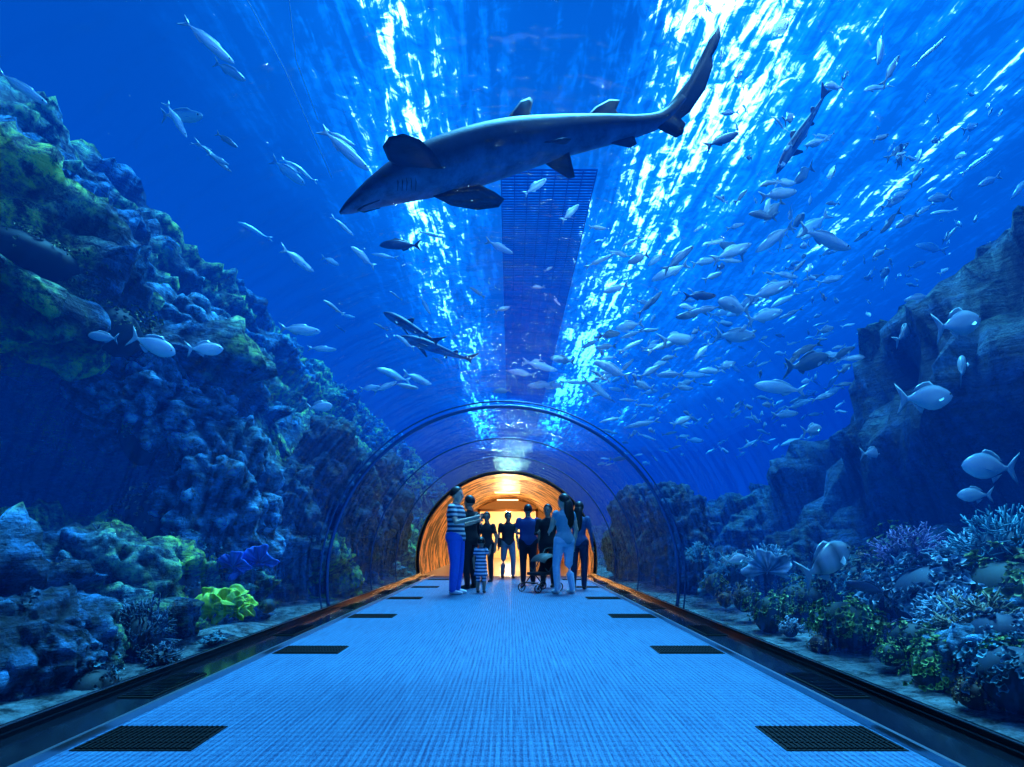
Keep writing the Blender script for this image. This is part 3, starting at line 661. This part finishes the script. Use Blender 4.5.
mb=MB(); rnd=random.Random(3); cnt=0
while cnt<500:
    if cnt<360:
        px=rnd.gauss(830,125); py=rnd.uniform(-10,470)
        if px<590: continue
    elif cnt<440: px=rnd.uniform(590,780); py=rnd.uniform(330,480)
    elif cnt<482: px=rnd.uniform(330,700); py=rnd.uniform(200,400)
    else: px=rnd.uniform(120,420); py=rnd.uniform(10,330)
    if px>1100 or (px>850 and py>320 and rnd.random()<.85) or (340<px<720 and 20<py<225) or (px<600 and py>400): continue
    D=rnd.uniform(6.5,18); p=P(px,py,D)
    if p.z>8.2 or p.z<2.9 or abs(p.x)>15: continue
    if px<510 and (510-px)/(540-py)>0.85: continue
    s=rnd.choice((1,-1)); an=radians(rnd.gauss(12+38*max(0,(420-py)/420),16))*(1 if px>500 else -.6); ph=rnd.gauss(.45,.35)
    h=Vector((cos(an)*cos(ph),sin(ph),sin(an)*cos(ph)))*s
    bigf=rnd.random()<.2
    fish_mb(mb,rnd.choice((G_THIN,G_SLIM,G_SLIM,G_MID)),orient(p,h,rnd.uniform(.30,.55)*(1.6 if bigf else 1),rnd.uniform(-.5,.5)),rnd.choice((.45,.8,1,1))); cnt+=1
mb.build('fish_school',[fishm,eyem],colors=True)

# ------------------------------------------------------------------ people
def person(name,loc,yaw,H=1.75,shirt=(0.05,0.07,0.12),pants=(0.03,0.04,0.08),skin=(0.45,0.26,0.17),hair=(0.015,0.01,0.008),style='short',
           armL=None,armR=None,legL=None,legR=None,sleeve=0.55,girth=1.15,stripes=None,dress=False,shorts=False,head_yaw=0.0,lean=0.0,child=False,shoes=(0.03,0.03,0.03),extra=None,female=False):
    V=Vector
    sh_w=0.195 if not female else 0.168
    if child: sh_w=0.17
    pel=V((0,0,.95)); ch=V((0,0+lean,1.28)); nk=V((0,lean*1.3,1.47)); hd=V((0,lean*1.5+0.015,1.615)); hs=1.1 if not child else 1.5
    shL=V((-sh_w,lean*1.1,1.405)); shR=V((sh_w,lean*1.1,1.405))
    aL=[shL]+[V(q) for q in (armL or [(-.25,-.03,1.12),(-.26,.06,.87)])]; aR=[shR]+[V(q) for q in (armR or [(.25,-.03,1.12),(.26,.06,.87)])]
    lL=[V((-.095,0,.92))]+[V(q) for q in (legL or [(-.105,.02,.50),(-.11,-.02,.085)])]; lR=[V((.095,0,.92))]+[V(q) for q in (legR or [(.105,.02,.50),(.11,-.02,.085)])]
    mb=MB(); g=girth
    def T(z,rx,ry,y=0): return (V((0,y,z)),(rx*g,ry*g))
    hipw=.175 if not female else .18; wst=.145 if not female else .118
    tor=[T(.84,hipw*.80,.10),T(.90,hipw,.125,-.005),T(.97,hipw*.98,.125,-.005),T(1.08,wst,.105,lean*.3),T(1.18,wst*1.03,.105,lean*.6),T(1.30,.165 if not female else .148,.118 if not female else .122,lean+(.01 if female else 0)),T(1.38,sh_w*.98/g,.105,lean*1.1),T(1.43,sh_w*.72/g,.08,lean*1.2),T(1.47,.065/g,.062/g,lean*1.3),T(1.53,.055/g,.058/g,lean*1.4)]
    vs,fs,_=tube([t[0] for t in tor],[t[1] for t in tor],20,up=(0,1,0)); mb.add((vs,fs))
    for A in (aL,aR):
        mb.add(limb([A[0],(A[0]+A[1])/2,A[1],(A[1]*.6+A[2]*.4),A[2]],[.058*g,.050*g,.042,.040,.027]))
        d=(A[2]-A[1]).normalized(); mb.add(limb([A[2],A[2]+d*.05,A[2]+d*.085],[.026,.034,.030],8))
    for Lg in (lL,lR):
        mb.add(limb([Lg[0],(Lg[0]*.6+Lg[1]*.4),Lg[1],(Lg[1]*.65+Lg[2]*.35),Lg[2]],[.092*g,.082*g,.062*g,.060*g,.045*g],12))
        a=Lg[2]; mb.add(limb([a+V((0,-.03,-.045)),a+V((0,.06,-.045)),a+V((0,.15,-.055))],[.037,.040,.030],10))
    Rh=Matrix.Rotation(head_yaw,3,'Z')
    def Hh(v): return hd+Rh@(V(v)*hs)
    def hell(c,r,nu=14,nv=10): q=ell((0,0,0),r,nu,nv); return [Hh(v+V(c)) for v in q[0]],q[1]
    mb.add(hell((0,0,.03),(.074,.092,.095),18,12)); mb.add(hell((0,.028,-.045),(.056,.062,.070)))
    mb.add(hell((0,.098,-.012),(.012,.018,.024),8,6)); 
    for s in (-1,1): mb.add(hell((s*.074,-.005,0),(.012,.02,.032),8,6))
    if dress: 
        t=[(V((0,0,.55)),(.24,.22)),(V((0,0,.75)),(.20,.18)),(V((0,0,1.0)),(.15,.13)),(V((0,0,1.1)),(.14,.12))]; q=tube([a for a,_ in t],[b for _,b in t],20,up=(0,1,0)); mb.add((q[0],q[1]))
    S=H/1.75
    tmp=mb.build('tmp',[],True)
    rm=tmp.modifiers.new('r','REMESH'); rm.mode='VOXEL'; rm.voxel_size=0.0125; rm.use_smooth_shade=True
    sm_=tmp.modifiers.new('s','SMOOTH'); sm_.iterations=4; sm_.factor=0.5
    dg=bpy.context.evaluated_depsgraph_get(); me=bpy.data.meshes.new_from_object(tmp.evaluated_get(dg)); bpy.data.objects.remove(tmp)
    segs=[(pel,ch,.14,'shirt'),(V((-.1,lean,1.36)),V((.1,lean,1.36)),.10,'shirt'),(V((-.08,0,.89)),V((.08,0,.89)),.12,'dress' if dress else 'pants'),(nk,hd-V((0,0,.05)),.05,'skin'),(hd,hd+V((0,0,.05)),.08*hs,'skin')]
    if dress: segs.append((V((0,0,.6)),V((0,0,1.0)),.2,'dress'))
    for A in (aL,aR):
        m=A[0]+(A[1]-A[0])*(sleeve if sleeve<=1 else 1); segs.append((A[0],m,.055,'shirt')); 
        if sleeve<1: segs.append((m,A[1],.045,'skin')); segs.append((A[1],A[2],.035,'skin'))
        else: segs.append((A[1],A[2],.035,'shirt'))
        d=(A[2]-A[1]).normalized(); segs.append((A[2]+d*.03,A[2]+d*.1,.03,'skin'))
    for Lg in (lL,lR):
        if dress or shorts: 
            m=Lg[0]+(Lg[1]-Lg[0])*.85; segs.append((Lg[0],m,.09,'pants')); segs.append((m,Lg[1],.06,'skin')); segs.append((Lg[1],Lg[2],.05,'skin'))
        else: segs.append((Lg[0],Lg[1],.075,'pants')); segs.append((Lg[1],Lg[2],.05,'pants'))
        segs.append((Lg[2]+V((0,-.03,-.05)),Lg[2]+V((0,.16,-.055)),.035,'shoes'))
    mi={'shirt':0,'pants':1,'skin':2,'shoes':4,'dress':0}
    if stripes:
        sm2,nt,N,L=newmat(name+'_shirt'); o=N.new('ShaderNodeOutputMaterial'); b=N.new('ShaderNodeBsdfPrincipled'); L.new(b.outputs[0],o.inputs[0]); b.inputs['Roughness'].default_value=.8
        tc=N.new('ShaderNodeTexCoord'); sx=N.new('ShaderNodeSeparateXYZ'); L.new(tc.outputs['Object'],sx.inputs[0])
        v=mathn(N,L,'GREATER_THAN',mathn(N,L,'SINE',mathn(N,L,'MULTIPLY',sx.outputs[2],2*pi/stripes[1])),0.1); m_=N.new('ShaderNodeMixRGB'); m_.inputs[1].default_value=(*shirt,1); m_.inputs[2].default_value=(*stripes[0],1); L.new(v,m_.inputs[0]); L.new(m_.outputs[0],b.inputs['Base Color'])
    else: sm2=pmat(name+'_shirt',shirt,.8)
    mats=[sm2,pmat(name+'_pants',pants,.8),pmat(name+'_skin',skin,.5,var=.05),pmat(name+'_hair',hair,.4),pmat(name+'_shoes',shoes,.5),eyem]
    out=MB(); vs=[v.co.copy() for v in me.vertices]
    def dseg(p,a,b):
        ab=b-a; t=max(0,min(1,(p-a).dot(ab)/max(ab.length_squared,1e-9))); return (p-a-ab*t).length
    out.v=vs; out.c=[(1,1,1)]*len(vs)
    for pl in me.polygons:
        c=pl.center; best=min(segs,key=lambda s:dseg(c,s[0],s[1])/s[2]); k=mi[best[3]]
        out.f.append(list(pl.vertices)); out.m.append(k)
    bpy.data.meshes.remove(me)
    for s,A in ((-1,aL),(1,aR)):
        d=(A[2]-A[1]).normalized(); sd=d.cross(V((s,0.2,0.1))).normalized()
        if sd.length<.1: sd=V((0,1,0))
        pn=d.cross(sd).normalized(); c=A[2]+d*.09
        for k,ln in enumerate((.062,.072,.068,.052)):
            b=c+sd*(-.026+.0175*k); out.add(limb([b,b+d*ln*.5+pn*.004,b+d*ln*.85+pn*.018*(-s)],[.0085,.008,.0065],6),2)
        b=A[2]+d*.035+sd*(-.03); out.add(limb([b,b+d*.025-sd*.02,b+d*.05-sd*.028],[.010,.009,.007],6),2)
    for s in (-1,1):
        q=ell((0,0,0),(.011,.006,.007),8,6); out.add(([Hh(v+V((s*.03,.088,.012))) for v in q[0]],q[1]),5)
    q=ell((0,0,0),(.022,.005,.005),8,6); out.add(([Hh(v+V((0,.088,-.058))) for v in q[0]],q[1]),2)
    if style!='bald':
        nu,nv=20,12; vs=[];fs=[]
        for j in range(nv+1):
            for i in range(nu):
                ph=2*pi*i/nu; front=max(0,sin(ph)); lim=radians(112-60*front**0.8); th=lim*j/nv
                r=1.12+0.02*sin(7*ph+j) - (0.10 if j==nv else 0)
                vs.append(Hh((.077*r*sin(th)*cos(ph),.094*r*sin(th)*sin(ph)-.006,.03+.098*r*cos(th))))
        for j in range(nv):
            for i in range(nu):
                a=j*nu+i; b=j*nu+(i+1)%nu; fs.append((a,a+nu,b+nu,b))
        out.add((vs,fs),3)
    if style=='long':
        P4=[Hh((0,-.055,.06)),Hh((0,-.09,-.02)),Hh((0,-.10,-.12)),Hh((0,-.115,-.24)),Hh((0,-.115,-.36)),Hh((0,-.10,-.46))]
        q=tube(P4,[(.06,.04),(.085,.045),(.095,.045),(.10,.04),(.08,.03),(.02,.012)],16,up=(0,1,0)); out.add((q[0],q[1]),3)
    if style=='bun': q=hell((0,-.10,.06),(.04,.04,.04)); out.add(q,3)
    ob=out.build(name,mats)
    if extra: 
        for e,m in extra: 
            e2=MB(); e2.add(e); c=e2.build('carried_item',m); c.parent=ob
    ob.scale=(S,)*3; ob.rotation_euler=(0,0,yaw); 
    zmin=min(v.z for v in out.v)*S
    ob.location=(loc[0],loc[1],-zmin+0.001)
    return ob
def XY(px,D): return (CX+(px-510)/F*D,D)
def rbox(c,h,seg=3):
    bm=bmesh.new(); bmesh.ops.create_cube(bm,size=1); 
    for v in bm.verts: v.co=Vector((v.co.x*h[0],v.co.y*h[1],v.co.z*h[2]))
    bmesh.ops.bevel(bm,geom=bm.edges[:],offset=min(h)*.25,segments=seg,affect='EDGES',profile=.5); bm.verts.index_update()
    r=[v.co+Vector(c) for v in bm.verts],[[v.index for v in f.verts] for f in bm.faces]; bm.free(); return r
bagm=pmat('black_bag',(.012,.012,.018),.6)
R=-pi/2
person('man_striped_shirt',XY(456,8.33),R-0.25,1.78,shirt=(.03,.05,.12),stripes=((.62,.68,.70),.075),pants=(.03,.16,.70),skin=(.75,.45,.32),style='short',hair=(.02,.015,.01),
  armR=[(.27,.10,1.16),(.17,.36,1.24)],armL=[(-.26,.05,1.14),(-.10,.34,1.20)],girth=1.28,shoes=(.8,.82,.85),extra=[(rbox((.03,.47,1.27),(.13,.02,.09)),bagm)])
person('man_black_jacket',XY(470,9.3),R+2.6,1.72,shirt=(.008,.009,.014),pants=(.01,.012,.02),sleeve=1.2,armL=[(-.25,.05,1.12),(-.10,.26,1.1)])
person('child_striped_dress',XY(481,8.55),-0.3,0.92,shirt=(.70,.80,.9),stripes=((.04,.08,.2),.11),dress=True,pants=(.5,.55,.6),child=True,style='bun',head_yaw=.3,armR=[(.27,.03,1.2),(.30,.06,1.42)])
person('woman_dark_top',XY(487,10.8),pi-.4,1.50,shirt=(.03,.02,.025),pants=(.02,.02,.03),female=True,style='bun',head_yaw=.4)
person('man_grey_trousers',XY(508,11.8),pi+.2,1.56,shirt=(.015,.02,.03),pants=(.22,.28,.34),legL=[(-.12,.1,.5),(-.13,.02,.085)],legR=[(.12,-.02,.50),(.13,-.12,.085)],extra=[(rbox((.24,.05,.95),(.08,.2,.25)),bagm)])
person('man_navy_shirt',XY(528,10.2),0.1,1.62,shirt=(.02,.06,.22),pants=(.012,.015,.03),armL=[(-.27,-.02,1.14),(-.16,.22,1.12)],girth=1.25)
person('woman_long_hair',XY(564,8.4),0.5,1.67,shirt=(.16,.36,.48),pants=(.46,.64,.80),female=True,style='long',sleeve=.12,shoes=(.6,.6,.6),skin=(.75,.46,.33),
  armL=[(-.23,.06,1.14),(-.12,.28,1.10)],legL=[(-.11,.08,.5),(-.12,.03,.085)],legR=[(.10,.0,.5),(.11,-.10,.09)],head_yaw=.4)
person('woman_blue_top',XY(579,9.2),-.4,1.60,shirt=(.03,.10,.25),pants=(.015,.03,.08),female=True,style='long',sleeve=1.2)
person('man_dark_coat',XY(548,9.6),2.8,1.58,shirt=(.01,.012,.02),pants=(.01,.012,.02),sleeve=1.2,armR=[(.26,.05,1.12),(.14,.26,1.15)])

# stroller
mb=MB(); tb=lambda pts,r,m=0: mb.add(tube(pts,[r]*len(pts),8),m)
for s in (-1,1):
    tb([(s*.22,.32,.10),(s*.22,.0,.45),(s*.22,-.35,.98),(s*.20,-.42,1.0)],.012); tb([(s*.22,-.30,.10),(s*.22,.10,.55)],.012)
    for y in (.32,-.30):
        pts=[(s*.24,y+.095*cos(2*pi*k/20),.107+.095*sin(2*pi*k/20)) for k in range(21)]; mb.add(tube(pts,[.012]*21,6,up=(1,0,0)),1)
        mb.add(ell((s*.24,y,.107),(.02,.03,.03),8,6),0)
        for k in range(4): a=pi*k/4; tb([(s*.24,y+.09*cos(a),.107+.09*sin(a)),(s*.24,y-.09*cos(a),.107-.09*sin(a))],.004)
tb([(-.2,-.42,1.0),(.2,-.42,1.0)],.016,1)
mb.add(rbox((0,.05,.42),(.38,.36,.07)),1); q=rbox((0,0,0),(.38,.06,.5)); Mx=Matrix.Translation((0,-.18,.62))@Matrix.Rotation(.35,4,'X'); mb.add(q,1,Mx); mb.add(rbox((0,.28,.22),(.3,.12,.03)),1)
cv=[];cf=[]
for i in range(9):
    for k in range(9):
        a=pi*.15+pi*.55*i/8; xx=-.21+.42*k/8; r_=.34*(1-.25*abs(xx/.21)**4); cv.append((xx,-.12+r_*cos(a),.55+r_*sin(a)))
for i in range(8):
    for k in range(8): a=i*9+k; cf.append((a,a+1,a+10,a+9))
mb.add((cv,cf),1)
ob=mb.build('stroller',[bagm,bagm]); x,y=XY(541,8.75); ob.location=(x,y,.0); ob.rotation_euler=(0,0,2.3); ob.scale=(.85,.85,.75)
